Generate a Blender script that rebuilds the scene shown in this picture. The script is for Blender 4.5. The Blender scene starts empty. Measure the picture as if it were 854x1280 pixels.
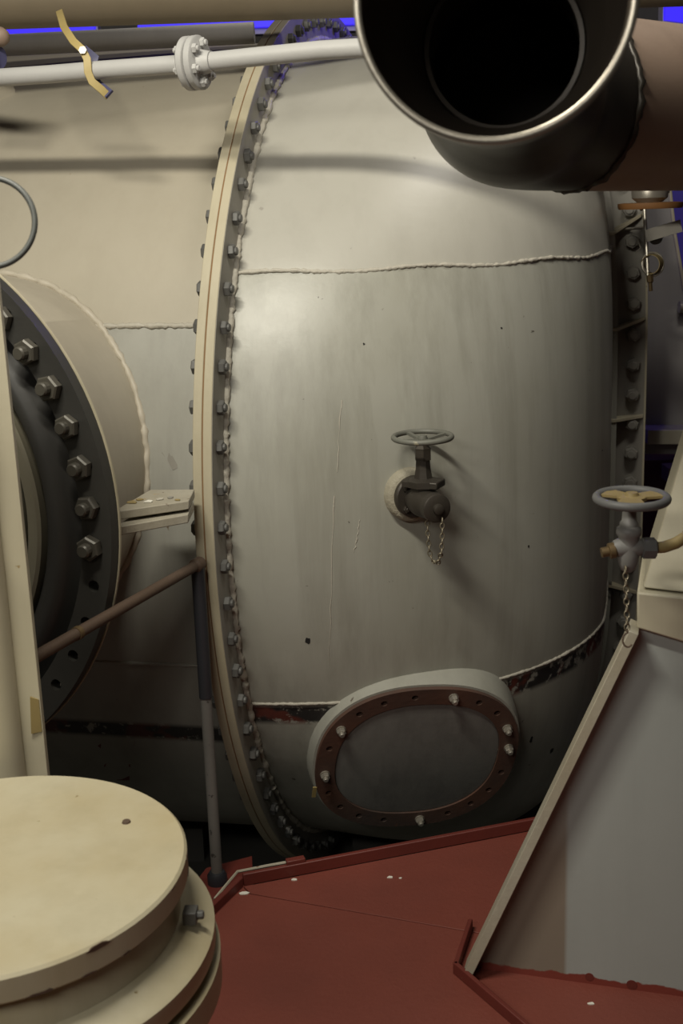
import bpy, math, random
import numpy as np
from mathutils import Vector, Matrix
random.seed(4); np.random.seed(4)
SC = bpy.context.scene; COL = SC.collection
PI = math.pi
V3 = lambda *a: np.array(a, float)

# ------------------------------------------------------------------ camera
F = 1500.0; PITCH = math.radians(14); ROLL = math.radians(2.0); EYE = V3(0, 0, 1.5)
cp, sp = math.cos(PITCH), math.sin(PITCH); cr, sr = math.cos(ROLL), math.sin(ROLL)
FWD = V3(0, cp, -sp)
RIGHT = cr * V3(1, 0, 0) - sr * V3(0, sp, cp)
UP = cr * V3(0, sp, cp) + sr * V3(1, 0, 0)
cd = bpy.data.cameras.new('camera'); cam = bpy.data.objects.new('camera', cd); COL.objects.link(cam)
cd.sensor_fit = 'VERTICAL'; cd.sensor_height = 24.0; cd.sensor_width = 16.0; cd.lens = F / 1280 * 24.0
cd.clip_start = 0.05; cd.dof.use_dof = True; cd.dof.focus_distance = 2.75; cd.dof.aperture_fstop = 4.5
cam.matrix_world = Matrix(((RIGHT[0], UP[0], -FWD[0], EYE[0]), (RIGHT[1], UP[1], -FWD[1], EYE[1]),
                           (RIGHT[2], UP[2], -FWD[2], EYE[2]), (0, 0, 0, 1)))
SC.camera = cam
# ------------------------------------------------------------------ light, world, exposure
SC.view_settings.view_transform = 'Standard'; SC.view_settings.look = 'None'
SC.view_settings.exposure = 0.0; SC.view_settings.gamma = 1.0; SC.view_settings.use_curve_mapping = False
W = bpy.data.worlds.new('engine_room_air'); SC.world = W; W.use_nodes = True
W.node_tree.nodes['Background'].inputs[0].default_value = (0.75, 0.85, 0.95, 1)
W.node_tree.nodes['Background'].inputs[1].default_value = 0.016

def area(name, loc, target, sx, sy, power, color):
    l = bpy.data.lights.new(name, 'AREA'); l.shape = 'RECTANGLE'; l.size = sx; l.size_y = sy
    l.energy = power; l.color = color
    o = bpy.data.objects.new(name, l); COL.objects.link(o); o.location = loc
    d = Vector(target) - Vector(loc); o.rotation_euler = d.to_track_quat('-Z', 'Y').to_euler(); return o
area('ceiling_tube_light', (-0.60, 1.24, 2.76), (0.0, 2.6, 0.7), 0.85, 0.11, 47, (1.0, 0.95, 0.82))
area('rear_fill_light', (-1.1, -0.5, 2.4), (0.2, 2.3, 0.6), 1.5, 0.30, 25, (1.0, 0.96, 0.87))  # unseen fill added behind the camera, left, to lift faces turned forward
area('far_fill_light', (0.8, 2.42, 3.1), (0.7, 3.0, 1.2), 0.8, 0.12, 13, (1.0, 0.95, 0.86))  # unseen fill added to brighten the duct, side flange and grey pipe
def point(name, loc, power, color, r=0.05):
    l = bpy.data.lights.new(name, 'POINT'); l.energy = power; l.color = color; l.shadow_soft_size = r
    o = bpy.data.objects.new(name, l); COL.objects.link(o); o.location = loc
point('blue_lamp_over_tank', (0.40, 4.05, 2.32), 8, (0.10, 0.05, 1.0))

# ------------------------------------------------------------------ pixel -> place helpers (photo frame 854x1280)
def ray(x, y):
    v = RIGHT * (x - 427) / F + FWD - UP * (y - 640) / F
    return v / np.linalg.norm(v)
def atD(x, y, d):
    v = ray(x, y); return EYE + v * (d / (v @ FWD))
def atZ(x, y, z):
    v = ray(x, y); return EYE + v * ((z - EYE[2]) / v[2])
def atY(x, y, Y):
    v = ray(x, y); return EYE + v * ((Y - EYE[1]) / v[1])
def atP(x, y, c, n):
    v = ray(x, y); return EYE + v * (((c - EYE) @ n) / (v @ n))
def unit(v): return v / np.linalg.norm(v)
def frame(axis, hint=(0, 0, 1)):
    w = unit(np.asarray(axis, float)); h = np.asarray(hint, float)
    if abs(w @ h) > .97: h = V3(1, 0, 0)
    u = unit(np.cross(h, w)); return u, np.cross(w, u), w

# ------------------------------------------------------------------ mesh builder
class MB:
    def __init__(s): s.v = []; s.f = []
    def grid(s, rows, close_u=False, close_v=False, flip=False):
        b = len(s.v); n = len(rows); m = len(rows[0])
        for r in rows: s.v.extend([tuple(p) for p in r])
        for i in range(n if close_v else n - 1):
            for j in range(m if close_u else m - 1):
                a, c = i, (i + 1) % n; d, e = j, (j + 1) % m
                q = (b + a * m + d, b + a * m + e, b + c * m + e, b + c * m + d)
                s.f.append(q[::-1] if flip else q)
        return s
    def ngon(s, pts, flip=False):
        b = len(s.v); s.v.extend([tuple(p) for p in pts]); q = tuple(range(b, b + len(pts)))
        s.f.append(q[::-1] if flip else q); return s
    def lathe(s, prof, o, axis, n=24, hint=(0, 0, 1), ph=0.0):
        u, v, w = frame(axis, hint); o = np.asarray(o, float)
        rows = [[o + w * z + r * (math.cos(ph + 2 * PI * k / n) * u + math.sin(ph + 2 * PI * k / n) * v) for k in range(n)] for r, z in prof]
        s.grid(rows, close_u=True)
        if prof[0][0] > 1e-6: s.ngon(rows[0], True)
        if prof[-1][0] > 1e-6: s.ngon(rows[-1])
        return s
    def lathe_open(s, prof, o, axis, n=64, hint=(0, 0, 1), closed=True):
        u, v, w = frame(axis, hint); o = np.asarray(o, float)
        rows = [[o + w * z + r * (math.cos(2 * PI * k / n) * u + math.sin(2 * PI * k / n) * v) for k in range(n)] for r, z in prof]
        return s.grid(rows, close_u=True, close_v=closed)
    def tube(s, pts, r, n=10, closed=False, caps=True):
        P = [np.asarray(p, float) for p in pts]; N = len(P)
        R = [r] * N if np.isscalar(r) else r
        rows = []; u = None
        for i in range(N):
            a = P[(i - 1) % N] if (closed or i > 0) else P[i]; c = P[(i + 1) % N] if (closed or i < N - 1) else P[i]
            t = unit(c - a)
            if u is None: u, v, _ = frame(t)
            u = unit(u - t * (u @ t)); v = np.cross(t, u)
            rows.append([P[i] + R[i] * (math.cos(2 * PI * k / n) * u + math.sin(2 * PI * k / n) * v) for k in range(n)])
        s.grid(rows, close_u=True, close_v=closed)
        if caps and not closed: s.ngon(rows[0], True); s.ngon(rows[-1])
        return s
    def box(s, c, ax, ay, az, hx, hy, hz):
        c = np.asarray(c, float); p = [c + ax * hx * i + ay * hy * j + az * hz * k for k in (-1, 1) for j in (-1, 1) for i in (-1, 1)]
        b = len(s.v); s.v.extend([tuple(q) for q in p])
        for q in ((0, 2, 3, 1), (4, 5, 7, 6), (0, 1, 5, 4), (2, 6, 7, 3), (0, 4, 6, 2), (1, 3, 7, 5)): s.f.append(tuple(b + i for i in q))
        return s
    def prism(s, poly, ext):
        poly = [np.asarray(p, float) for p in poly]; ext = np.asarray(ext, float); n = len(poly)
        q = [p + ext for p in poly]
        s.ngon(poly, True); s.ngon(q)
        b = len(s.v); s.v.extend([tuple(p) for p in poly + q])
        for i in range(n): s.f.append((b + i, b + (i + 1) % n, b + n + (i + 1) % n, b + n + i))
        return s
    def bar(s, a, b, w, h, up=(0, 0, 1)):
        a = np.asarray(a, float); b = np.asarray(b, float); u, v, t = frame(b - a, up)
        return s.box((a + b) / 2, u, v, t, w / 2, h / 2, np.linalg.norm(b - a) / 2)
    def mesh(s, name, mat, off=V3(0, 0, 0), ang=35, weld=True):
        me = bpy.data.meshes.new(name)
        me.from_pydata([tuple(np.asarray(p) - off) for p in s.v], [], s.f)
        import bmesh
        bm = bmesh.new(); bm.from_mesh(me)
        if weld: bmesh.ops.remove_doubles(bm, verts=bm.verts, dist=1e-5)
        bmesh.ops.recalc_face_normals(bm, faces=bm.faces); bm.to_mesh(me); bm.free()
        me.polygons.foreach_set('use_smooth', [True] * len(me.polygons))
        me.set_sharp_from_angle(angle=math.radians(ang))
        me.materials.append(mat); me.update(); return me

def wloc(o):
    p = V3(*o.location)
    while o.parent: o = o.parent; p = p + V3(*o.location)
    return p
def part(name, mb, mat, parent=None, at=None, bevel=0.0, label=None, kind=None, ang=35, weld=True):
    """one mesh object; its origin sits at world point `at` (or at its parent's)"""
    pw = wloc(parent) if parent else V3(0, 0, 0)
    aw = np.asarray(at, float) if at is not None else pw
    o = bpy.data.objects.new(name, mb.mesh(name, mat, aw, ang, weld)); COL.objects.link(o)
    if parent: o.parent = parent
    o.location = tuple(aw - pw)
    if bevel:
        m = o.modifiers.new('bevel', 'BEVEL'); m.width = bevel; m.segments = 2; m.limit_method = 'ANGLE'; m.angle_limit = math.radians(40)
    if label: o['label'] = label
    if kind: o['kind'] = kind
    return o
def thing(name, label, cat, at, group=None):
    o = bpy.data.objects.new(name, None); COL.objects.link(o); o.location = tuple(at); o.empty_display_size = .05
    o['label'] = label; o['category'] = cat
    if group: o['group'] = group
    return o
def tag(o, label, cat, group=None):
    o['label'] = label; o['category'] = cat
    if group: o['group'] = group
    return o
def put(proto_mesh, name, parent, pos, axis, spin=0.0, scale=1.0):
    o = bpy.data.objects.new(name, proto_mesh); COL.objects.link(o); o.parent = parent
    o.location = tuple(np.asarray(pos) - wloc(parent))
    q = Vector(axis).to_track_quat('Z', 'Y') @ Matrix.Rotation(spin, 4, 'Z').to_quaternion()
    o.rotation_mode = 'QUATERNION'; o.rotation_quaternion = q; o.scale = (scale,) * 3
    return o

# ------------------------------------------------------------------ materials
def mat_paint(name, base, alt, rough=0.5, streak=0.35, blotch=0.4, speck=None, speck_amt=0.0, metal=0.0, bump=0.08, bscale=60.0, worn=None, worn_amt=0.0, spec=0.5):
    m = bpy.data.materials.new(name); m.use_nodes = True; nt = m.node_tree; N = nt.nodes; L = nt.links
    b = N['Principled BSDF']; b.inputs['Roughness'].default_value = rough; b.inputs['Metallic'].default_value = metal
    b.inputs['Specular IOR Level'].default_value = spec
    g = N.new('ShaderNodeNewGeometry')
    def noise(scale, vec, detail=5, rough_=.6):
        n = N.new('ShaderNodeTexNoise'); n.inputs['Scale'].default_value = scale; n.inputs['Detail'].default_value = detail; n.inputs['Roughness'].default_value = rough_
        L.new(vec, n.inputs['Vector']); return n.outputs['Fac']
    def ramp(fac, lo, hi):
        r = N.new('ShaderNodeMapRange'); r.inputs['From Min'].default_value = lo; r.inputs['From Max'].default_value = hi; r.clamp = True
        L.new(fac, r.inputs['Value']); return r.outputs[0]
    def mix(fac, c1, c2):
        x = N.new('ShaderNodeMix'); x.data_type = 'RGBA'
        if isinstance(fac, float): x.inputs['Factor'].default_value = fac
        else: L.new(fac, x.inputs['Factor'])
        for sck, c in ((x.inputs[6], c1), (x.inputs[7], c2)):
            if isinstance(c, tuple): sck.default_value = (*c, 1)
            else: L.new(c, sck)
        return x.outputs[2]
    def mul(a, k):
        x = N.new('ShaderNodeMath'); x.operation = 'MULTIPLY'; L.new(a, x.inputs[0])
        if isinstance(k, (int, float)): x.inputs[1].default_value = k
        else: L.new(k, x.inputs[1])
        return x.outputs[0]
    pos = g.outputs['Position']
    mp = N.new('ShaderNodeMapping'); mp.inputs['Scale'].default_value = (1, 1, 0.06); L.new(pos, mp.inputs['Vector'])
    st = ramp(noise(14, mp.outputs[0], 6, .65), .45, .75)
    bl = ramp(noise(3.2, pos, 6, .6), .4, .7)
    c = mix(mul(bl, blotch), base, alt)
    c = mix(mul(st, streak), c, tuple(x * .62 for x in alt))
    st2 = ramp(noise(22, mp.outputs[0], 4, .6), .60, .80)
    c = mix(mul(st2, streak * .6), c, tuple(min(1, x * 1.3) for x in base))
    if worn:
        w = ramp(noise(9, pos, 8, .7), .62 - worn_amt, .66 - worn_amt)
        c = mix(w, c, worn)
    if speck:
        w = ramp(noise(38, pos, 3, .5), .80 - speck_amt, .83 - speck_amt)
        c = mix(w, c, speck)
    L.new(c, b.inputs['Base Color'])
    rr = N.new('ShaderNodeMapRange'); rr.inputs['To Min'].default_value = rough * .85; rr.inputs['To Max'].default_value = min(1, rough * 1.25)
    L.new(noise(7, pos), rr.inputs['Value']); L.new(rr.outputs[0], b.inputs['Roughness'])
    bp = N.new('ShaderNodeBump'); bp.inputs['Strength'].default_value = bump; bp.inputs['Distance'].default_value = .004
    L.new(noise(bscale, pos, 6), bp.inputs['Height']); L.new(bp.outputs[0], b.inputs['Normal'])
    return m, dict(N=N, L=L, b=b, noise=noise, ramp=ramp, mix=mix, mul=mul, pos=pos, col=c)

def z_band(h, zc, half, col1, col2, thr=.5, xgain=0.0):
    """bare rusty patches along a girth line at height zc: real paint loss, ragged edged"""
    N, L = h['N'], h['L']
    sx = N.new('ShaderNodeSeparateXYZ'); L.new(h['pos'], sx.inputs[0])
    n = h['noise'](26, h['pos'], 7, .7); n2 = h['noise'](6, h['pos'], 3, .6)
    a = N.new('ShaderNodeMath'); a.operation = 'SUBTRACT'; L.new(sx.outputs[2], a.inputs[0]); a.inputs[1].default_value = zc
    ab = N.new('ShaderNodeMath'); ab.operation = 'ABSOLUTE'; L.new(a.outputs[0], ab.inputs[0])
    k = N.new('ShaderNodeMapRange'); k.inputs['From Min'].default_value = half * 1.3; k.inputs['From Max'].default_value = half * .7; L.new(ab.outputs[0], k.inputs['Value'])
    m1 = h['mul'](k.outputs[0], h['ramp'](n, thr - .04, thr + .02))
    c2 = h['mix'](h['ramp'](n2, .56, .60), col1, col2)
    h['col'] = h['mix'](m1, h['col'], c2); L.new(h['col'], h['b'].inputs['Base Color'])

M = {}
def z_split(h, z, col):
    """plates above the seam at height z were painted another shade"""
    N, L = h['N'], h['L']; sx = N.new('ShaderNodeSeparateXYZ'); L.new(h['pos'], sx.inputs[0])
    h['col'] = h['mix'](h['mul'](h['ramp'](sx.outputs[2], z - .004, z + .004), .62), h['col'], col); L.new(h['col'], h['b'].inputs['Base Color'])
M['tank'], hT = mat_paint('grey_tank_paint', (.355, .350, .302), (.295, .285, .228), .36, .50, .45, (.10, .09, .075), .05, bump=.10, bscale=35)
z_split(hT, 1.3695, (.45, .43, .375))
z_band(hT, .283, .028, (.03, .028, .026), (.12, .035, .025), .45)
M['shell'], hS = mat_paint('grey_shell_paint', (.335, .330, .290), (.28, .27, .23), .48, .35, .45, (.16, .12, .08), .045, bump=.12, bscale=35)
z_split(hS, 1.2587, (.43, .375, .275))
z_band(hS, .205, .026, (.03, .028, .026), (.10, .035, .025), .42)
M['neck'], _ = mat_paint('cream_neck_paint', (.48, .435, .35), (.40, .36, .28), .5, .2, .5, (.2, .15, .1), .045, bump=.12, bscale=35)
M['rim'], _ = mat_paint('cream_rim_paint', (.45, .405, .29), (.36, .31, .20), .5, .25, .5, (.22, .13, .05), .06, bump=.15)
M['rim_dark'], _ = mat_paint('grey_flange_paint', (.27, .255, .22), (.20, .19, .165), .5, .3, .5, bump=.12)
M['weld'], _ = mat_paint('painted_weld_bead', (.46, .43, .36), (.37, .35, .29), .55, .1, .4, bump=.6, bscale=140)
M['gasket'], _ = mat_paint('rusty_gasket', (.22, .12, .05), (.12, .08, .05), .8, .2, .6)
M['bolt'], _ = mat_paint('grey_painted_steel_nut', (.115, .113, .105), (.07, .068, .063), .46, .1, .5, metal=.1, bump=.1)
M['black'], _ = mat_paint('black_painted_flange', (.030, .029, .026), (.05, .047, .04), .48, .3, .6, bump=.14)
M['rubber'], _ = mat_paint('grey_black_rubber', (.026, .025, .023), (.05, .047, .042), .45, .3, .5, bump=.05)
M['blacknut'], _ = mat_paint('dark_oiled_nut', (.085, .078, .062), (.055, .05, .042), .42, .1, .5, metal=.2, bump=.1)
M['hole'], _ = mat_paint('hole_shade_and_chip_black', (.012, .011, .010), (.02, .018, .015), .8, 0, .3)  # near-black: shade inside bolt holes, and real dark paint chips
M['cream'], _ = mat_paint('cream_gloss_paint', (.47, .425, .30), (.39, .315, .17), .42, .22, .75, (.20, .14, .05), .05, bump=.1, bscale=25)
M['creamcol'], hC = mat_paint('cream_column_paint', (.50, .46, .34), (.45, .395, .27), .5, .2, .4, (.30, .22, .10), .04, bump=.08)
M['red'], hR = mat_paint('red_oxide_deck_paint', (.185, .046, .031), (.14, .036, .025), .52, 0, .6, (.36, .28, .22), .025, bump=.35, bscale=90)
M['redcurb'], _ = mat_paint('dark_red_curb_paint', (.135, .025, .017), (.095, .02, .015), .5, .15, .5, (.3, .2, .14), .03, bump=.2)
M['plate'], hP = mat_paint('grey_plate_paint', (.345, .365, .345), (.31, .33, .31), .5, .12, .5, bump=.07)
M['edge'], _ = mat_paint('scuffed_edge_paint', (.40, .37, .29), (.30, .25, .16), .55, .3, .6, (.18, .10, .05), .07, bump=.2)
M['white'], _ = mat_paint('chalky_white_pipe_paint', (.42, .415, .40), (.36, .355, .34), .5, .05, .4, bump=.12)
M['bluegrey'], _ = mat_paint('grey_beam_paint', (.50, .48, .45), (.4, .38, .35), .6, .2, .4)
M['beam'], _ = mat_paint('tan_overhead_pipe_paint', (.19, .155, .105), (.15, .12, .08), .5, .15, .5)
M['steel'], _ = mat_paint('dark_bare_steel', (.030, .026, .021), (.055, .040, .027), .40, .2, .6, metal=.4, bump=.05)
M['steelin'], _ = mat_paint('blackened_pipe_bore', (.060, .048, .036), (.045, .035, .027), .45, .2, .5, metal=.1)
M['steelrim'], _ = mat_paint('machined_steel_rim', (.30, .275, .23), (.20, .18, .145), .32, 0, .6, metal=.8, bump=.05)
M['pinkpipe'], _ = mat_paint('pinkish_tan_pipe_paint', (.24, .17, .125), (.19, .13, .09), .52, .25, .5, (.12, .06, .03), .03)
M['rust'], _ = mat_paint('rusty_steel_rod', (.115, .075, .05), (.07, .05, .04), .6, .1, .6, (.24, .12, .05), .05, metal=.2, bump=.3)
M['stanchion'], _ = mat_paint('black_stanchion_paint', (.022, .023, .028), (.035, .035, .04), .45, .2, .5, bump=.1)
M['stanchion2'], _ = mat_paint('worn_grey_stanchion_paint', (.16, .15, .135), (.11, .105, .095), .6, .2, .6, (.05, .045, .04), .12, bump=.2)
M['bronze'], _ = mat_paint('dull_bronze', (.062, .052, .040), (.042, .036, .030), .45, .2, .6, (.16, .09, .05), .05, metal=.4, bump=.15)
M['wheel'], _ = mat_paint('grey_green_wheel_paint', (.15, .15, .125), (.09, .085, .07), .5, .2, .6, (.30, .28, .2), .06)
M['wheel2'], _ = mat_paint('grey_wheel_paint', (.125, .125, .122), (.10, .098, .092), .5, .1, .5)
M['yellow'], _ = mat_paint('yellow_paint_worn', (.30, .225, .085), (.20, .155, .08), .55, .2, .6, (.18, .12, .07), .10)
M['brass'], _ = mat_paint('tarnished_brass', (.17, .115, .055), (.11, .08, .04), .48, .1, .5, metal=.5)
M['chain'], _ = mat_paint('dull_nickel_chain', (.25, .22, .16), (.18, .14, .09), .4, .1, .5, metal=.6)
M['valve'], _ = mat_paint('silver_grey_valve_paint', (.20, .195, .185), (.15, .145, .13), .5, .2, .5, (.30, .22, .09), .05)
M['flangerust'], _ = mat_paint('rust_red_flange', (.105, .048, .030), (.05, .040, .034), .6, .2, 1.0, (.16, .07, .04), .06, bump=.25)
M['cover'], _ = mat_paint('brushed_grey_cover', (.17, .165, .15), (.125, .12, .11), .55, .6, .5, bump=.1)
M['stud'], _ = mat_paint('zinc_stud', (.42, .39, .33), (.32, .29, .24), .35, .1, .4, metal=.6)
M['wall'], _ = mat_paint('dim_wall_paint', (.10, .095, .085), (.07, .066, .06), .7, .2, .5)
M['duct'], _ = mat_paint('mid_grey_duct_paint', (.30, .285, .275), (.24, .23, .22), .6, .2, .4)  # plain mid grey of the duct itself
M['maroon'], _ = mat_paint('maroon_machine_paint', (.09, .018, .026), (.06, .014, .02), .5, .1, .4)
M['orange'], _ = mat_paint('orange_brown_wood', (.26, .12, .035), (.18, .08, .03), .6, .2, .5)
M['chip'], _ = mat_paint('pale_paint_chip', (.70, .68, .60), (.6, .58, .5), .7, 0, .2)
M['manneck'], _ = mat_paint('grey_manhole_paint', (.345, .34, .295), (.28, .27, .22), .42, .3, .5, (.12, .10, .08), .05, bump=.15)
M['collar'], _ = mat_paint('lumpy_cream_collar_paint', (.36, .33, .25), (.28, .25, .18), .6, .1, .5, (.16, .10, .06), .07, bump=1.0, bscale=110)
M['innerring'], _ = mat_paint('shaded_tan_ring_paint', (.17, .155, .11), (.12, .105, .075), .5, .3, .5, (.25, .2, .08), .05)  # ring colour darkened to carry the shade thrown by the column
M['shelf'], _ = mat_paint('peeling_shelf_paint', (.36, .335, .27), (.26, .22, .15), .55, .4, .6, (.10, .06, .03), .09, bump=.35, worn=(.34, .22, .07), worn_amt=.03)
M['strap'], _ = mat_paint('olive_yellow_strap', (.40, .31, .12), (.30, .23, .09), .5, .2, .5, (.15, .1, .05), .05)
M['bluepaint'], _ = mat_paint('dark_blue_clamp_paint', (.06, .06, .13), (.045, .045, .09), .5, .1, .4)
M['cable'], _ = mat_paint('grey_cable_sheath', (.07, .075, .068), (.06, .06, .055), .45, 0, .3)
m = bpy.data.materials.new('blue_led_glow'); m.use_nodes = True
b = m.node_tree.nodes['Principled BSDF']; b.inputs['Base Color'].default_value = (.02, .02, .2, 1)
b.inputs['Emission Color'].default_value = (.045, .02, 1.0, 1); b.inputs['Emission Strength'].default_value = 0.95
M['led'] = m

# column: yellow patch low down; deck plate: rust-brown stain on the grey plate; red brushed foot line
def region_mix(h, expr_nodes, col):
    h['col'] = h['mix'](expr_nodes, h['col'], col); h['L'].new(h['col'], h['b'].inputs['Base Color'])
def axis_ramp(h, ax, lo, hi, jitter=0.0, jscale=20):
    N, L = h['N'], h['L']; sx = N.new('ShaderNodeSeparateXYZ'); L.new(h['pos'], sx.inputs[0]); v = sx.outputs[ax]
    if jitter:
        n = h['noise'](jscale, h['pos'], 4); mm = N.new('ShaderNodeMath'); mm.operation = 'MULTIPLY_ADD'; L.new(n, mm.inputs[0]); mm.inputs[1].default_value = jitter; L.new(v, mm.inputs[2]); v = mm.outputs[0]
    return h['ramp'](v, lo, hi)

# ------------------------------------------------------------------ tank geometry
TC = V3(-0.0017, 3.9376, 0.7581)          # centre of the big bolted ring
YAW = 0.2344; TN = V3(math.cos(YAW), -math.sin(YAW), 0); TU = V3(-math.sin(YAW), -math.cos(YAW), 0)
RB = 1.30; DA = 0.0708; PH = 1.454        # bolt circle, bolt pitch and first bolt angle
R_ROOT = RB - .053; R_OUT = RB + .042
TH0 = -YAW; TH1 = 1.36
ZV = V3(0, 0, 1)
def sm(t): t = min(1, max(0, t)); return t * t * (3 - 2 * t)
def tank_par(th):
    t = min(1, max(0, (th - TH0) / (TH1 - TH0)))
    a = R_ROOT + (.885 - R_ROOT) * min(1, t / .88) ** 1.35 if t < .70 else None
    if a is None:
        a7 = (.70 / .88) ** 1.35; k7 = 1.35 * (.70 / .88) ** .35 / .88; w = (t - .70) / .30
        a = R_ROOT + (.885 - R_ROOT) * (a7 + k7 * .30 * (w - w * w / 2) * (1 - a7) / (k7 * .15))
    e = 2 + 2.0 * sm(t * 1.1); b = R_ROOT - .01 * t
    return a, b, e
def Uth(th): return V3(math.sin(th), -math.cos(th), 0)
def sect(th, ph, grow=0.0):
    a, b, e = tank_par(th); a += grow; b += grow
    c, s_ = math.cos(ph), math.sin(ph)
    q = 2 / e
    return TC + a * math.copysign(abs(c) ** q, c) * Uth(th) + b * math.copysign(abs(s_) ** q, s_) * ZV
def tank_in(P):
    d = P - TC; th = math.atan2(d[0], -d[1]); u = math.hypot(d[0], d[1])
    a, b, e = tank_par(min(max(th, TH0), TH1))
    return (u / a) ** e + (abs(d[2]) / b) ** e - 1
def tank_hit(x, y, off=0.0):
    v = ray(x, y); t = 1.8
    while t < 5 and tank_in(EYE + v * t) > 0: t += .01
    lo, hi = t - .01, t
    for _ in range(25):
        m_ = (lo + hi) / 2
        if tank_in(EYE + v * m_) > 0: lo = m_
        else: hi = m_
    P = EYE + v * hi; h = 1e-4
    n = unit(np.array([tank_in(P + d) - tank_in(P - d) for d in np.eye(3) * h]))
    return P + n * off, n
SH_R = R_ROOT
def shell_pt(s, ph, grow=0.0):             # the shell left of the ring: a cylinder along -TN with a slight swell
    r = SH_R + .02 * math.sin(min(1, s / 1.2) * PI / 2) + grow
    return TC - TN * s + r * (math.cos(ph) * TU + math.sin(ph) * ZV)
def shell_in(P):
    d = P - TC; s = -(d @ TN); r = SH_R + .02 * math.sin(min(1, max(0, s) / 1.2) * PI / 2)
    return math.hypot(d @ TU, d[2]) - r

# ================================================================== SETTING
BZ = -0.60
def struct(name, mb, mat, **k): return part(name, mb, mat, kind='structure', **k)
X, Y, Z = V3(1, 0, 0), V3(0, 1, 0), V3(0, 0, 1)
struct('bilge_floor', MB().box((0, 2, BZ - .05), X, Y, Z, 2.7, 4.2, .05), M['wall'])
struct('ceiling', MB().box((0, 2, 3.25), X, Y, Z, 2.7, 4.2, .05), M['wall'])
struct('wall_back', MB().box((0, 6.2, 1.3), X, Y, Z, 2.7, .05, 1.95), M['wall'])
struct('wall_front', MB().box((0, -2.15, 1.3), X, Y, Z, 2.7, .05, 1.95), M['wall'])
struct('wall_left', MB().box((-2.65, 2, 1.3), X, Y, Z, .05, 4.2, 1.95), M['wall'])
struct('wall_right', MB().box((2.65, 2, 1.3), X, Y, Z, .05, 4.2, 1.95), M['wall'])

# red deck: a backing sheet with two plates on it, the seam open between them
cA = atZ(305, 1108, 0); cB = atZ(656, 1040, 0); cC = atZ(262, 1150, 0)
dBack = unit(cB - cA); dLeft = unit(cC - cA)
eB = cA + dBack * 2.55; eL = cA + dLeft * 1.3; eL2 = V3(eL[0], -1.95, 0)
s0 = atZ(313, 1117, 0); s1 = atZ(585, 1164, 0); dS = unit(s1 - s0); nS = np.cross(Z, dS); eS = s0 + dS * 2.5
fr = V3(2.3, -1.95, 0)
dz = V3(0, 0, -.012)
floor = struct('floor', MB().prism([cA + dz, eB + dz, V3(eB[0], -1.95, -.012), eL2 + dz, eL + dz], (0, 0, -.03)), M['redcurb'])
g = nS * .0016
part('deck_plate', MB().prism([cA, eB, eS + g, s0 + g, ], (0, 0, -.0119)), M['red'], floor, bevel=.001)
part('deck_plate', MB().prism([cA - nS * .004, s0 - g, eS - g, V3(eS[0], -1.95, 0), eL2, eL], (0, 0, -.0119)), M['red'], floor, bevel=.001)
# toe board along the back and the left side
outB = unit(np.cross(Z, dBack)); outL = unit(np.cross(Z, dLeft))
if outL @ (cA - V3(.5, 1, 0)) < 0: outL = -outL
tb = MB()
h = .030
tb.prism([cA, eB, eB + outB * .012, cA + outB * .012], (0, 0, h))
struct('trim_1', tb, M['redcurb'], bevel=.002)
tl = MB(); pL = [cA + outB * .012 , eL, eL - unit(V3(-dLeft[1], dLeft[0], 0)) * .014, cA - outB * .0]
nl = unit(np.cross(Z, dLeft)); nl = nl if nl[0] < 0 else -nl
tl.prism([cA, eL, eL + nl * .014, cA + nl * .014], (0, 0, h * .8))
struct('trim_2', tl, M['redcurb'], bevel=.002)
# small raised joint tab on the toe board
t0 = atZ(362, 1088, .03) ; t0 = cA + dBack * ((t0 - cA) @ dBack)
struct('trim_3', MB().prism([t0 + outB * .002 + Z * .026, t0 + dBack * .045 + outB * .002 + Z * .026, t0 + dBack * .045 + outB * .02 + Z * .026, t0 + outB * .02 + Z * .026], (0, 0, .014)), M['redcurb'], bevel=.002)
# cream overspray lip on the outside of the corner
lip = MB().tube([cA + nl * .016 + dLeft * .10 + Z * .02, cA + nl * .017 + dLeft * .05 + Z * .026, cA + nl * .012 + outB * .016 + Z * .026, cA + outB * .017 + dBack * .06 + Z * .031, cA + outB * .016 + dBack * .12 + Z * .031], .0035, 6)
struct('trim_4', lip, M['edge'])
# lower ledge outside the corner that carries the stanchion
lz = -.06
struct('trim_5', MB().prism([atZ(215, 1140, lz), atZ(258, 1085, lz), atZ(315, 1070, lz), cA + V3(0.02, 0, lz), cC + V3(-.0, 0, lz), cC + dLeft * .2 + V3(0, 0, lz)], (0, 0, -.02)), M['redcurb'])
# curb around the foot of the big grey plate
c0, c1, c2 = atZ(588, 1163, 0), atZ(570, 1217, 0), atZ(700, 1330, 0)
cb = MB(); 
def offs(d): return unit(V3(d[1], -d[0], 0))
for a, b_ in ((c0, c1), (c1, c2)):
    dd = unit(b_ - a); cb.box((a + b_) / 2 + Z * .013, dd, offs(dd), Z, np.linalg.norm(b_ - a) / 2 + .004, .005, .013)
struct('trim_6', cb, M['redcurb'], bevel=.002)

# ================================================================== CONDENSER HEAD (middle shell)
head = thing('condenser_tank', '', 'tank', (TC[0], TC[1], BZ))
head['label'] = 'large grey bulging steel tank between two bolted flanges with an oval manhole low down'
NT = 72
mb2 = MB()
# only the half of each meridian on the outside of the pivot is shell; build from -90 to +90 degrees
warp = lambda t: PI / 2 * t * abs(t) ** .7
rows = [[sect(TH0 + (TH1 - TH0) * i / NT, warp(-1 + j / 44)) for j in range(89)] for i in range(NT + 1)]
mb2.grid(rows)
part('shell', mb2, M['tank'], head, ang=60)
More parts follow.
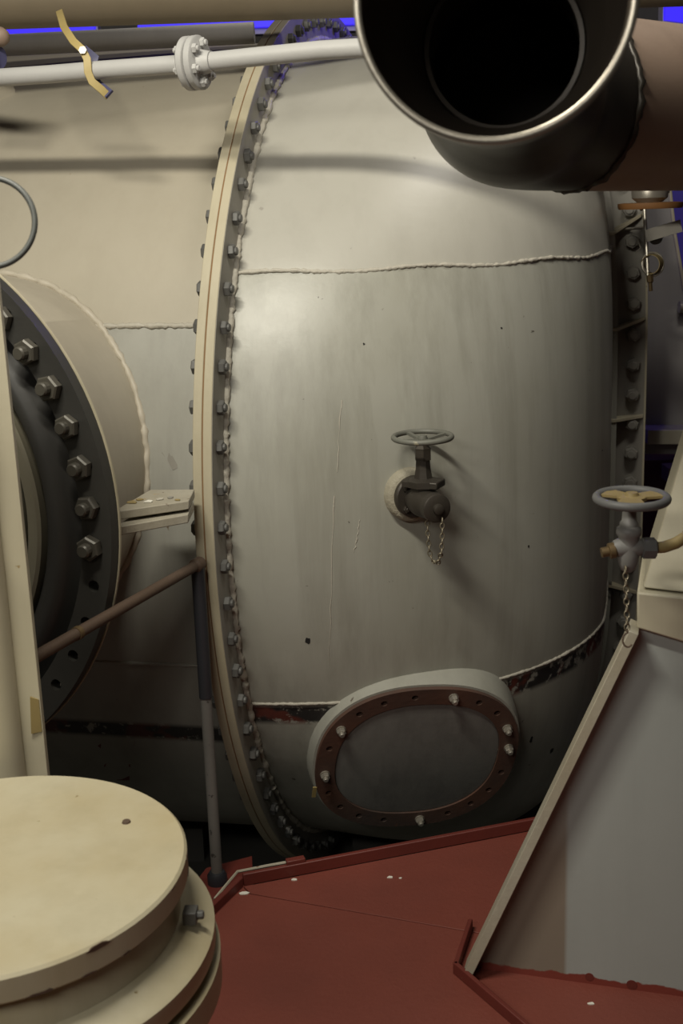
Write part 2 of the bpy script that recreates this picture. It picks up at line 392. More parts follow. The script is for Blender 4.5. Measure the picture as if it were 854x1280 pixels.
# saddle under the shell, out of sight below the deck
part('saddle', MB().box((TC[0] + .35, TC[1] - .35, BZ + .03), X, Y, Z, .35, .35, .09), M['wall'], head)

def half_ring(s0_, s1_, r0, r1, a0=-PI / 2, a1=PI / 2, n=110, full=False):
    """flat ring around the tank axis between axial offsets s0_..s1_ (along TN)"""
    m_ = MB(); prof = [(r0, s0_), (r1, s0_), (r1, s1_), (r0, s1_)]
    rows = [[TC + TN * s + r * (math.cos(a0 + (a1 - a0) * k / n) * TU + math.sin(a0 + (a1 - a0) * k / n) * ZV) for r, s in prof] for k in range(n + 1)]
    m_.grid(rows, close_u=True)
    m_.ngon(rows[0], True); m_.ngon(rows[-1]); return m_
A0, A1 = -1.75, 1.95
T = .021
part('flange_ring', half_ring(.0015, .0015 + T, R_ROOT - .06, R_OUT, A0, A1), M['rim'], head, bevel=.0015, label='cream edged bolted flange ring')
part('flange_face', half_ring(.0015 + T, .0025 + T, R_ROOT - .02, R_OUT - .002, A0, A1), M['rim_dark'], head)
part('gasket', half_ring(-.0015, .0015, R_ROOT - .05, R_OUT - .002, A0, A1), M['gasket'], head)
# weld bead at the root of the ring, lumpy
def bead(pts, r, jit, n=7, closed=False):
    P = []; R = []
    for p in pts:
        P.append(np.asarray(p) + np.random.uniform(-jit, jit, 3)); R.append(r * random.uniform(.7, 1.3))
    return MB().tube(P, R, n, closed=closed)
wr = [TC + TN * (.0035 + T) + (R_ROOT + .004) * (math.cos(a) * TU + math.sin(a) * ZV) for a in np.linspace(A0 + .3, A1 - .4, 420)]
part('weld_seam', bead(wr, .009, .0013), M['weld'], head, ang=60)
def tank_z_line(z, t0_, t1_, n=160, off=0.0):
    out = []
    for i in range(n + 1):
        th = TH0 + (TH1 - TH0) * (t0_ + (t1_ - t0_) * i / n); a, b_, e = tank_par(th)
        u = a * max(0, 1 - (abs(z - TC[2]) / b_) ** e) ** (1 / e)
        out.append(TC + Uth(th) * (u + off) + ZV * (z - TC[2]))
    return out
zs = tank_hit(450, 337)[0][2]
part('weld_seam', bead([p + Z * .004 * math.sin(i * .11) for i, p in enumerate(tank_z_line(zs, .012, .97, 260))], .0048, .0012, 8), M['weld'], head, ang=60)
zb = tank_hit(350, 880)[0][2]; 
part('weld_seam', bead(tank_z_line(zb, .012, .98, 200), .0045, .0008, 8), M['weld'], head, ang=60)
# fine scratch marks as small raised runs
for (x0, y0, x1, y1) in ((427, 500, 421, 590), (418, 620, 411, 830), (450, 650, 443, 690)):
    L_ = [tank_hit(x0 + (x1 - x0) * k / 12 + random.uniform(-1.2, 1.2), y0 + (y1 - y0) * k / 12, .0003)[0] for k in range(13)]
    part('paint_run', MB().tube(L_, [.0004 + .0012 * random.random() for _ in L_], 6), M['weld'], head)

# bolts of the ring: shared mesh nut + stud + washer, axis +Z, base at z = 0
def nut_mesh(name, mat, r=.0185, h=.017, stud=.010, stick=.010, wash=True, n=6):
    q = MB()
    z = 0
    if wash: q.lathe([(r * 1.12, 0), (r * 1.12, .003)], (0, 0, 0), Z, 20); z = .003
    q.lathe([(r * .93, z), (r, z + h * .12), (r, z + h * .85), (r * .86, z + h)], (0, 0, 0), Z, n)
    if stick: q.lathe([(stud, z + h * .9), (stud, z + h + stick * .8), (stud * .8, z + h + stick)], (0, 0, 0), Z, 14)
    return q.mesh(name, mat, ang=25)
nutm = nut_mesh('bolt', M['bolt'], r=.0175, h=.0145, stud=.0095, stick=.006, wash=False)
headm = nut_mesh('bolt', M['bolt'], stick=0, wash=False)
def ring_dir(k): a = PH - DA * k; return math.cos(a) * TU + math.sin(a) * ZV
for k in range(-6, 44):
    if k == 21: spin = .7
    kk = k + .03 * random.uniform(-1, 1)
    put(nutm, 'bolt', head, TC + TN * (.0025 + T) + RB * ring_dir(kk), TN + np.random.uniform(-.04, .04, 3), random.random() * 1.05, random.uniform(.94, 1.04))

# right flange: a plate standing out from the shell edge, seen face on
def rflange(g0, g1, d0, d1, phs):
    N1 = V3(math.cos(TH1), math.sin(TH1), 0)
    m_ = MB(); rows = []
    for ph in phs:
        rows.append([sect(TH1, ph, g) + N1 * d for g, d in ((g0, d0), (g1, d0), (g1, d1), (g0, d1))])
    m_.grid(rows, close_u=True); m_.ngon(rows[0], True); m_.ngon(rows[-1]); return m_
N1 = V3(math.cos(TH1), math.sin(TH1), 0)
phs = [1.45 * t * abs(t) for t in np.linspace(-1, 1, 121)]
part('side_flange', rflange(-.03, .100, .0, .022, phs), M['rim_dark'], head)
part('side_flange_edge', rflange(.100, .106, -.001, .030, phs), M['rim'], head, label='cream painted outer edge of the side flange')
part('shell_collar', rflange(-.03, .016, -.055, .0, phs), M['tank'], head)
sidem = nut_mesh('bolt', M['rim_dark'], r=.0215, h=.022, stud=.013, stick=.006)
# walk the flange at even pitch
arc = [(ph, sect(TH1, ph, .064)) for ph in [1.35 * t * abs(t) for t in np.linspace(-1, 1, 3001)]]
d_acc = 0; last = arc[0][1]; n_side = 0
for ph, p in arc[1:]:
    d_acc += np.linalg.norm(p - last); last = p
    if d_acc > .0935:
        d_acc = 0
        put(sidem, 'bolt', head, p, -N1, random.random()); n_side += 1
# pads behind each side bolt, and thin gussets across the flange face
for (x, y) in ((792, 288), (790, 405), (786, 521), (775, 742)):
    zc = atD(x, y, 3.78)[2]
    lo = [q for q in [1.4 * t * abs(t) for t in np.linspace(-1, 1, 2001)]]
    ph = min(lo, key=lambda q: abs(sect(TH1, q)[2] - zc))
    a_ = sect(TH1, ph, .0); b2 = sect(TH1, ph, .098)
    part('gusset', MB().prism([a_ - N1 * .06 - Uth(TH1) * .012, a_, b2, b2 - N1 * .012, a_ - N1 * .06 + Uth(TH1) * .012], (0, 0, -.010)), M['rim'], head, bevel=.001)

# ---- manhole low on the head
mc, mn0 = tank_hit(521, 950)
mn = unit(V3(mn0[0] * .9, mn0[1], math.hypot(mn0[0], mn0[1]) * -math.tan(math.radians(21))))
mc = mc + mn * .030
mpt = lambda x, y: atP(x, y, mc, mn)
mcen = mpt(522, 951)
e1 = unit(mpt(648, 936) - mpt(397, 947)); e1 = unit(e1 - mn * (e1 @ mn)); e2 = np.cross(mn, e1); e2 = e2 if e2[2] > 0 else -e2
hw = np.linalg.norm(mpt(648, 936) - mpt(397, 947)) / 2
hh = np.linalg.norm((mpt(545, 866) - mpt(505, 1036)) @ e2) / 2
def oval(t, k, d=0.0):                      # rounded oval, slightly boxier than an ellipse
    c_, s_ = math.cos(t), math.sin(t); q = 2 / 2.35
    return mcen + e1 * (hw - k) * math.copysign(abs(c_) ** q, c_) + e2 * (hh - k) * math.copysign(abs(s_) ** q, s_) + mn * d
NO = 72; TT = [2 * PI * i / NO for i in range(NO)]
collar = MB().grid([[oval(t, k, d) for t in TT] for k, d in ((-.022, -.18), (-.012, -.04), (-.006, -.012), (.008, -.0105), (.012, -.18))], close_u=True)
mh = part('manhole_neck', collar, M['manneck'], head, at=mcen, label='oval grey manhole neck welded into the tank')
def holed_ring(fo, fi, holes, hr, th_, nrm, seg=4):
    """ring plate between closed curves fi(t)..fo(t) with round holes centred at parameters `holes`"""
    m_ = MB(); H = sorted(holes); n = len(H); inner_discs = []
    for i in range(n):
        a = (H[i - 1] - (2 * PI if i == 0 else 0) + H[i]) / 2; b_ = (H[i] + H[(i + 1) % n] + (2 * PI if i == n - 1 else 0)) / 2
        loop = []
        for k in range(seg): loop.append((a + (b_ - a) * k / seg, 0))
        for k in range(seg): loop.append((b_, k / seg))
        for k in range(seg): loop.append((b_ + (a - b_) * k / seg, 1))
        for k in range(seg): loop.append((a, 1 - k / seg))
        pt = lambda t, s: fi(t) * (1 - s) + fo(t) * s
        P = [pt(*q) for q in loop]; c = pt(H[i], .5); Hc = [c + hr * unit((p - c) - nrm * ((p - c) @ nrm)) for p in P]
        m_.grid([P, Hc, [q - nrm * th_ for q in Hc]], close_u=True)
        inner_discs.append(c)
        top = [p for p, q in zip(P, loop)]
    NS = 120
    ts = [2 * PI * k / NS for k in range(NS)]
    m_.grid([[fo(t) for t in ts], [fo(t) - nrm * th_ for t in ts], [fi(t) - nrm * th_ for t in ts], [fi(t) for t in ts]], close_u=True)
    return m_, inner_discs
# holes located from the photograph's positions on the ring plane
hpx = [(453, 893), (459, 893), (494, 888), (532, 882), (604, 888), (633, 962), (615, 985), (586, 1005), (553, 1013), (477, 1024), (444, 1015), (420, 997), (407, 972)]
spx = [(569, 886), (627, 911), (638, 936), (428, 925), (409, 953)]
def tpar(x, y):
    d = mpt(x, y) - mcen; return math.atan2((d @ e2) / hh, (d @ e1) / hw) % (2 * PI)
tt = sorted([2 * PI * (i + .35) / 20 for i in range(20)])
ring, discs = holed_ring(lambda t: oval(t, 0), lambda t: oval(t, .050), tt, .0085, .011, mn)
rg = part('manhole_ring', ring, M['flangerust'], head, at=mcen, label='rust red oval ring with open bolt holes')
cv = MB().grid([[oval(t, .046, -.0112) for t in TT], [oval(t, .051, -.005) for t in TT], [oval(t, .056, -.004) for t in TT]], close_u=True)
cv.ngon([oval(t, .056, -.004) for t in TT])
cover = part('manhole_cover', cv, M['cover'], head, at=mcen, label='flat grey oval cover inside the rusty ring')
studm = nut_mesh('stud', M['stud'], r=.0115, h=.012, stud=.0068, stick=.008)
for (x, y) in spx + [(513, 1028)]:
    t = min(tt, key=lambda q: abs(((q - tpar(x, y)) + PI) % (2 * PI) - PI))
    put(studm, 'stud', rg, (oval(t, 0) + oval(t, .050)) / 2, mn, random.random())
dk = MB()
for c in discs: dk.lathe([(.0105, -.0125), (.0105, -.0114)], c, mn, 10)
part('hole_shade_disc', dk, M['hole'], head, at=mcen, kind='stuff')  # black discs put the shade at the bottom of each ring hole
# yellow tag wedged by the ring
q = mpt(393, 990); part('tag_strip', MB().bar(q + mn * .0 - e2 * .018, q + e2 * .018, .010, .004, mn), M['yellow'], head, label='yellow strip stuck beside the manhole ring')

# ================================================================== INLET SHELL (left)
inl = thing('inlet_tank', 'beige curved tank shell left of the tall bolted ring with a round inlet neck', 'tank', (TC[0] - .9, TC[1], BZ))
mb = MB().grid([[shell_pt(s, -2.0 + 4.0 * j / 110) for j in range(111)] for s in np.linspace(.0, 1.75, 30)])
part('shell', mb, M['shell'], inl, ang=60)
part('flange_ring', half_ring(-.0015 - T, -.0015, R_ROOT - .06, R_OUT, A0, A1), M['rim'], inl, bevel=.0015, label='cream edged bolted flange ring')
for k in range(-4, 42):
    put(headm, 'bolt_head', inl, TC - TN * (.0015 + T) + (RB + .006) * ring_dir(k), -TN, random.random())
part('saddle', MB().box((TC[0] - .9, TC[1] + .1, BZ + .03), X, Y, Z, .4, .4, .09), M['wall'], inl)
def shell_hit(x, y):
    v = ray(x, y); t = 1.8
    while t < 5 and shell_in(EYE + v * t) > 0: t += .004
    return EYE + v * t
zl = shell_hit(170, 406)[2]
def shell_z_line(z, s0_, s1_, n=90):
    ph = math.asin((z - TC[2]) / (SH_R + .012)); return [shell_pt(s0_ + (s1_ - s0_) * i / n, ph) for i in range(n + 1)]
part('weld_seam', bead(shell_z_line(zl, .03, 1.0, 120), .0065, .0012, 8), M['weld'], inl, ang=60)
z2 = shell_hit(190, 830)[2]; part('weld_seam', bead(shell_z_line(z2, .03, 1.0, 90), .005, .0006, 8), M['shell'], inl, ang=60)
# round inlet neck
BC = V3(-1.0325, 2.4774, .934); BN = V3(-math.cos(1.24), -math.sin(1.24), 0); BR = .57   # BN faces the viewer
bu, bv, bw = frame(BN)
def ncirc(a, r, d): return BC + r * (math.cos(a) * bu + math.sin(a) * bv) + BN * d
NR = .445
wl = []
for k in range(240):
    a = 2 * PI * k / 240; d = -.05
    while d > -1.3 and shell_in(ncirc(a, NR, d)) > 0: d -= .005
    wl.append((a, d))
neck = MB().grid([[ncirc(a, .585, -.020) for a, d in wl], [ncirc(a, .57, -.045) for a, d in wl], [ncirc(a, .49, -.10 if d < -.12 else d * .8) for a, d in wl], [ncirc(a, NR, d - .02) for a, d in wl]], close_u=True)
part('inlet_neck', neck, M['neck'], inl, ang=50, label='cream flared neck of the round inlet')
part('weld_seam', bead([ncirc(a, NR + .006, d) for a, d in wl], .0085, .0016, 8, closed=True), M['neck'], inl, ang=60)
# double shelf plate between neck and ring
zt = atD(235, 627, 2.56)[2]
def shelf(p):
    f0 = atZ(*p[0], p[2]); f1 = atZ(*p[1], p[2]); return f0, f1
for (a_, b_, zz, bk) in (((140, 640), (236, 626), zt, 0), ((140, 660), (235, 643), zt - .026, 1)):
    f0, f1 = atZ(*a_, zz), atZ(*b_, zz)
    part('shelf_plate', MB().prism([f0, f1, f1 + V3(.0, .11, 0), f0 + V3(.05, .20, 0)], (0, 0, -.019)), M['shelf'], inl, bevel=.002)
for (fx, fy, fs, fm_) in ((166, 628, .011, 'yellow'), (174, 625, .008, 'yellow'), (186, 627, .009, 'chip'), (200, 624, .010, 'weld'), (213, 622, .009, 'rim_dark'), (222, 625, .007, 'yellow')):
    yl = atZ(fx, fy, zt + .001); fk = MB().prism([yl + fs * random.uniform(.6, 1.3) * V3(math.cos(a), math.sin(a), 0) for a in np.linspace(0, 2 * PI, 7, endpoint=False)], (0, 0, .0015))
    part('paint_flake', fk, M[fm_], inl)
part('neck_edge', MB().lathe_open([(.588, -.0315), (.615, -.0315), (.6155, -.036), (.588, -.040)], BC, BN, 120), M['rim'], inl, label='pale edge behind the black flange')
# short pipe stub on the shell, far left
sp_ = shell_hit(-8, 112)
part('pipe_stub', MB().lathe([(.038, -.1), (.038, .06), (.034, .075), (.0, .076)], sp_, unit(V3(.55, -.8, -.2)), 24), M['shell'], inl)

# ================================================================== EXPANSION JOINT with black bolted flange
ej = thing('expansion_joint', 'black bolted ring flange with dark rubber bellows at the left edge', 'pipe joint', (BC[0], BC[1], BC[2] - .64))
NB = 44; PHB = .7538 - 0
# bolt angles measured like the fit: a = phase - k*da in the (U,V) frame of the flange
FU = V3(-math.sin(-1.24), -math.cos(-1.24), 0)
def fdir(a): return math.cos(a) * FU + math.sin(a) * ZV
kb = lambda k: PHB - 2 * PI / NB * k
hp = [(kb(k)) % (2 * PI) for k in range(NB)]
ringb, discs = holed_ring(lambda t: BC + .613 * fdir(t) + BN * .0, lambda t: BC + .548 * fdir(t), hp, .0125, .030, BN, 3)
fl = part('joint_flange', ringb, M['black'], ej)
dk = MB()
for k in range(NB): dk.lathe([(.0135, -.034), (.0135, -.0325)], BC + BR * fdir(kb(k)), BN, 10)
part('hole_shade_disc', dk, M['hole'], ej, kind='stuff')  # black discs stand for the shade inside the flange holes
bigm = nut_mesh('bolt', M['blacknut'], r=.0255, h=.021, stud=.0135, stick=.017, wash=False)
for k in range(-12, 7): put(bigm, 'bolt', ej, BC + BR * fdir(kb(k)), BN + np.random.uniform(-.05, .05, 3), random.random(), random.uniform(.95, 1.03))
prof = [(.553, -.034), (.540, -.040), (.528, -.030), (.515, -.008), (.502, .006), (.488, .010), (.474, .004), (.464, -.010), (.459, -.030), (.459, -.06), (.553, -.06)]
part('rubber_bellows', MB().lathe_open(prof, BC, BN, 120), M['rubber'], ej, ang=50)
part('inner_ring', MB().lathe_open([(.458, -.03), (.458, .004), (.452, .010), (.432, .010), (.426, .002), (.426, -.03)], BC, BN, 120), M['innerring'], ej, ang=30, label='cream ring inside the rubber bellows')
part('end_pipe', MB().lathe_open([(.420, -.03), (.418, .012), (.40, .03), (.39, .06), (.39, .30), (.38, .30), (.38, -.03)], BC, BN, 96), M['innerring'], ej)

# ================================================================== LEFT COLUMN, drum, handrail
colD = 2.06
ct, cbm = atD(-8, 350, colD), atD(30, 920, colD)
px_ = cbm[0]; py_ = cbm[1]
q0 = atD(20, 920, colD); q0[2] = 0
col = thing('steel_column', 'cream painted steel column at the left edge behind the round drum', 'column', (q0[0] - .05, q0[1], 0))
xi, xr = q0[0], q0[0] + .034
fr_w = .12
part('column_pipe', MB().tube([V3(xi - .055, q0[1] + .03, 0), V3(xi - .055, q0[1] + .03, 1.62)], .055, 40), M['creamcol'], col, ang=50, label='rounded cream column pipe')  # out-of-view top height set so the column shades the shell under the shelf
part('side_strip', MB().prism([V3(xi - .02, q0[1] + .035, 0), V3(xr, q0[1] + .05, 0), V3(xr, q0[1] + .065, 0), V3(xi - .02, q0[1] + .05, 0)], (0, 0, 1.62)), M['creamcol'], col, bevel=.001, label='flat cream strip beside the column pipe')
ys = V3(xr - .011, q0[1] + .0455, atD(45, 900, colD)[2])
part('paint_patch', MB().prism([ys + V3(-.008, 0, -.04), ys + V3(.009, .008, -.04), ys + V3(.009, .008, .02), ys + V3(-.004, .002, .028)], (0, -.006, 0)), M['yellow'], col, label='yellow paint patch on the strip')

# cable loop hanging off the column
lc = atD(-12, 278, 1.66); lr = .0615
pts = [lc + lr * (math.cos(a) * RIGHT + math.sin(a) * UP) for a in np.linspace(-2.4, 2.4, 60)]
cable = part('cable_loop', MB().tube([pts[0] + V3(-.06, .03, -.02)] + pts + [pts[-1] + V3(-.06, .03, .02)], .0042, 10), M['cable'], ang=60)
tag(cable, 'thin grey looped cable at the left edge beside the upper tank', 'cable')

# round capped drum
DCX, DCY, DR, DZ = -.530, 1.571, .286, .6
drum = thing('capped_vent_drum', 'squat cream painted drum with a flat round lid in the lower left corner', 'drum', (DCX, DCY, 0))
dc = V3(DCX, DCY, 0)
lid = MB()
lidp = [(0, DZ), (DR - .004, DZ), (DR, DZ - .004), (DR, DZ - .036), (DR - .004, DZ - .04), (DR - .03, DZ - .041), (0, DZ - .041)]
lid.lathe(lidp, dc, Z, 96)
lo_ = part('lid', lid, M['cream'], drum, ang=40)
lp = atZ(158, 1028, DZ); part('lid_dimple', MB().lathe([(.0075, -.001), (.006, .003), (0, .0035)], lp, Z, 14), M['rust'], lo_, label='small rusty knob on the lid')
for k in range(9):
    a = -1.5 + 1.9 * random.random(); d = V3(math.cos(a), math.sin(a), 0); td = V3(-d[1], d[0], 0); w_ = random.uniform(.006, .02); h_ = random.uniform(.003, .007)
    zc_ = DZ - .037 if k % 3 else DZ - .006
    pts_ = [dc + (DR + .0006) * V3(math.cos(a + q_ * w_ / DR), math.sin(a + q_ * w_ / DR), 0) + Z * (zc_ + e_ * h_ * random.uniform(.5, 1)) for q_, e_ in ((-1, 0), (-.4, -.4), (.5, -.3), (1, .1), (.3, .9), (-.5, .7))]
    part('paint_chip', MB().prism(pts_, -d * .002), M['rust'], lo_)
part('body', MB().lathe([(DR - .03, 0), (DR - .03, DZ - .13), (DR - .012, DZ - .12), (DR - .02, DZ - .06), (DR - .03, DZ - .041)], dc, Z, 96), M['cream'], drum, ang=40)
part('lower_flange', MB().lathe_open([(DR - .035, DZ - .155), (DR + .030, DZ - .155), (DR + .034, DZ - .150), (DR + .034, DZ - .122), (DR + .024, DZ - .114), (DR - .02, DZ - .095), (DR - .035, DZ - .11)], dc, Z, 96), M['cream'], drum, ang=40)
part('base_flange', MB().lathe_open([(DR - .035, DZ - .215), (DR + .040, DZ - .215), (DR + .040, DZ - .168), (DR - .035, DZ - .168)], dc, Z, 96), M['cream'], drum, ang=40)
ga = math.atan2(atZ(246, 1140, .52)[1] - DCY, atZ(246, 1140, .52)[0] - DCX)
gd = V3(math.cos(ga), math.sin(ga), 0)
part('latch', MB().box(dc + gd * (DR + .004) + Z * (DZ - .085), gd, np.cross(Z, gd), Z, .010, .012, .010).lathe([(.007, 0), (.007, .012), (.005, .014)], dc + gd * (DR + .010) + Z * (DZ - .085), unit(gd + V3(.1, .1, .0)), 6), M['bolt'], drum, bevel=.002, label='grey latch lug under the lid')

# handrail : stanchion + sloping rod
st_b = atD(273, 1100, 2.60); st_t = atD(247, 706, 2.50)
st_b = atZ(272, 1103, lz)
st_t = EYE + ray(247, 706) * ((st_b[1] - EYE[1]) / ray(247, 706)[1])
hr_ = thing('handrail', 'rusty sloping rod on a thin black and grey stanchion in front of the tall ring', 'handrail', st_b)
zk = lambda f: st_b + (st_t - st_b) * f
part('post_upper', MB().tube([zk(.60), zk(1.0)], .0155, 20), M['stanchion'], hr_, label='black upper half of the stanchion')
part('post_lower', MB().tube([zk(.0), zk(.60)], .0135, 20), M['stanchion2'], hr_, label='worn grey lower half of the stanchion')
part('foot_collar', MB().lathe([(.024, 0), (.024, .02), (.018, .03)], st_b, Z, 20), M['stanchion'], hr_)
rl = atD(22, 834, colD + .06)
part('rail', MB().tube([rl + unit(rl - st_t) * .04, rl + (st_t - rl) * .5, st_t], .0118, 18), M['rust'], hr_)
part('rail_elbow', MB().lathe([(.010, -.018), (.0165, -.012), (.0165, .012), (.010, .018)], st_t, unit(rl - st_t), 18), M['rust'], hr_)
jp = rl + (st_t - rl) * .28
part('rail_joint', MB().lathe([(.0135, -.006), (.0135, .006)], jp, unit(rl - st_t), 18), M['brass'], hr_)

# ================================================================== VALVE ON THE HEAD
def handwheel(mb_rim, mb_sp, c, up, r, tr, nsp, ph=0.0, drop=.012, squash=1.0):
    u, v, w = frame(up, (0, 1, 0))
    P = [c + r * (math.cos(a) * u + math.sin(a) * v) for a in np.linspace(0, 2 * PI, 56, endpoint=False)]
    mb_rim.tube(P, tr, 12, closed=True)
    mb_sp.lathe([(tr * 1.6, -drop - .006), (tr * 1.9, -drop * .3), (tr * 1.5, .004), (.0, .005)], c, up, 18)
    for k in range(nsp):
        a = ph + 2 * PI * k / nsp; d = math.cos(a) * u + math.sin(a) * v
        side = np.cross(w, d)
        mb_sp.grid([[c + d * rr + side * ww * si - w * (drop * (1 - rr / r) * .7 - tr * .5 * hh_) for si, hh_ in ((-1, -1), (1, -1), (1, 1), (-1, 1))] for rr, ww in ((tr, tr * 1.1), (r * .6, tr * .75), (r, tr * .8))], close_u=True)
vp, vn = tank_hit(512, 617)
vn = unit(vn * V3(1, 1, .3))
va = thing('globe_valve', 'small bronze valve with handwheel on the middle of the grey tank', 'valve', vp)
part('mounting_collar', MB().lathe([(.064, -.03), (.064, .018), (.056, .026), (.046, .028), (.0, .028)], vp, vn, 40), M['collar'], va, ang=50, label='thick cream painted weld collar')
part('flange', MB().lathe([(.050, .024), (.050, .040), (.046, .043), (.0, .043)], vp, vn, 36), M['bronze'], va)
fm = nut_mesh('bolt', M['bronze'], r=.0095, h=.009, stud=.005, stick=.004, wash=False)
vu, vv, vw = frame(vn)
for k in range(4):
    a = PI / 4 + k * PI / 2; put(fm, 'bolt', va, vp + vn * .043 + .036 * (math.cos(a) * vu + math.sin(a) * vv), vn, .3 * k)
# body axis bends toward the outlet
e_ = atD(547, 636, (vp + vn * .16 - EYE) @ FWD); ax = unit(e_ - (vp + vn * .03)); Lb = np.linalg.norm(e_ - vp - vn * .03); o_ = vp + vn * .03
part('body', MB().lathe([(.026, 0), (.034, .02), (.037, .05), (.036, .075), (.030, .09), (.029, Lb - .028), (.031, Lb - .026), (.031, Lb - .008)], o_, ax, 32), M['bronze'], va, ang=40)
part('outlet_cap', MB().lathe([(.033, Lb - .024), (.033, Lb - .002), (.030, Lb), (.012, Lb + .001), (.012, Lb + .010), (.008, Lb + .012), (.0, Lb + .012)], o_, ax, 32), M['bronze'], va)
bc_ = o_ + ax * .055
part('bonnet', MB().lathe([(.030, 0), (.030, .034), (.038, .036), (.038, .050), (.034, .052), (.022, .056), (.018, .08), (.017, .10)], bc_, Z, 8, ph=.3).lathe([(.020, .098), (.020, .125), (.014, .132), (.008, .134)], bc_, Z, 6), M['bronze'], va, ang=30)
hwz = EYE + ray(534, 546) * ((bc_[1] - EYE[1]) / ray(534, 546)[1]); hwz = V3(bc_[0] , bc_[1], hwz[2])
part('bonnet_plate', MB().box(bc_ + Z * .043, unit(V3(1, -.5, 0)), unit(V3(.5, 1, 0)), Z, .044, .027, .0085), M['bronze'], va, bevel=.003)
part('stem', MB().tube([bc_ + Z * .12, hwz], .0075, 14), M['bronze'], va)
a_, b_ = MB(), MB(); handwheel(a_, b_, hwz, unit(V3(.0, -.02, 1)), .066, .0062, 4, .5)
hwl = part('handwheel', a_, M['wheel'], va); part('spokes', b_, M['wheel'], va)
def chain(pts, L=.013, r=.0016, w=.0042):
    m_ = MB(); acc = 0; P = [np.asarray(p) for p in pts]; cum = [0]
    for i in range(1, len(P)): cum.append(cum[-1] + np.linalg.norm(P[i] - P[i - 1]))
    n = int(cum[-1] / (L * .82))
    for k in range(n):
        s_ = (k + .5) * cum[-1] / n; i = max(j for j in range(len(cum)) if cum[j] <= s_); i = min(i, len(P) - 2)
        t = unit(P[i + 1] - P[i]); c = P[i] + t * (s_ - cum[i]); u, v, _ = frame(t, (0, 1, 0)); u = u if k % 2 else v
        m_.tube([c + t * (L / 2) * math.cos(q_) + u * w * math.sin(q_) for q_ in np.linspace(0, 2 * PI, 10, endpoint=False)], r, 6, closed=True)
    return m_
dv = (o_ + ax * .08 - EYE) @ FWD; dv2 = (o_ + ax * Lb - EYE) @ FWD
cpts = [atD(534, 645, dv), atD(535, 668, dv), atD(537, 690, dv), atD(541, 702, dv), atD(548, 703, (dv + dv2) / 2), atD(552, 690, dv2 - .0), atD(553, 672, dv2), atD(553, 648, dv2)]
part('chain', chain(cpts, .014, .0017, .0046), M['chain'], va, kind='stuff', ang=60)

# ================================================================== TOP: pipes, beam, clamp, blue lights
pd = lambda x: 2.72 - .24 * (x / 450)
wp = [(-260, 112), (-100, 103), (0, 97), (60, 93), (120, 88), (190, 83), (243, 79), (300, 73), (340, 69), (370, 66), (400, 63), (450, 60), (520, 58), (640, 56), (800, 60)]
wpp = thing('white_pipe', 'thin chalky white pipe with a bolted flange joint crossing above the tank', 'pipe', atD(243, 79, pd(243)))
WP = [atD(x, y, pd(min(x, 520))) for x, y in wp]
part('tube', MB().tube(WP, .0195, 20), M['white'], wpp, ang=60)
fc = atD(243, 79, pd(243)); fa = unit(WP[8] - WP[5])
fa = unit(fa + V3(0, -.10, 0))
for s_, nm in ((-.0155, 'flange_disc'), (.0035, 'flange_disc')):
    part(nm, MB().lathe([(.053, s_ - .003), (.056, s_ + .0), (.056, s_ + .012), (.053, s_ + .014)], fc, fa, 40), M['white'], wpp)
part('flange_hub', MB().lathe([(.021, -.04), (.027, -.016), (.027, .018), (.021, .042)], fc, fa, 28), M['white'], wpp)
fu, fv, fw = frame(fa); wm = nut_mesh('bolt', M['white'], r=.0105, h=.009, stud=.006, stick=.005, wash=False)
for k in range(6):
    a = .4 + k * PI / 3
    for s_ in (1, -1): put(wm, 'bolt', wpp, fc + fa * (.0175 if s_ > 0 else -.0165) + .041 * (math.cos(a) * fu + math.sin(a) * fv), fa * s_, .2 * k)
# clamp strap
hd = pd(112)
hg = thing('pipe_hanger', 'olive yellow bent strap clamp holding the thin white pipe', 'pipe clamp', atD(112, 86, hd))
def ribbon(pts, w, t):
    P = [np.asarray(p) for p in pts]; m_ = MB(); rows = []
    for i, p in enumerate(P):
        tg = unit(P[min(i + 1, len(P) - 1)] - P[max(i - 1, 0)]); s_ = unit(np.cross(tg, FWD)); s2 = np.cross(tg, s_)
        rows.append([p + s_ * a * w / 2 + s2 * b * t / 2 for a, b in ((-1, -1), (1, -1), (1, 1), (-1, 1))])
    m_.grid(rows, close_u=True); m_.ngon(rows[0], True); m_.ngon(rows[-1]); return m_
hp_ = [atD(74, 14, hd + .22), atD(80, 34, hd + .04), atD(92, 52, hd - .012), atD(103, 62, hd - .026), atD(109, 74, hd - .030), atD(110, 90, hd - .026), atD(115, 102, hd - .018), atD(127, 112, hd - .012), atD(136, 121, hd)]
part('strap', ribbon(hp_, .017, .005), M['strap'], hg, bevel=.001, ang=60)
part('bolt', MB().lathe([(.009, 0), (.009, .008), (.0, .009)], atD(104, 64, hd - .03), -FWD, 6), M['stud'], hg)
part('back_strap', ribbon([atD(104, 62, hd + .012), atD(118, 72, hd + .024), atD(113, 90, hd + .026), atD(122, 106, hd + .012), atD(137, 118, hd - .006)], .022, .006), M['bluepaint'], hg, ang=60, label='dark blue rear half of the clamp')
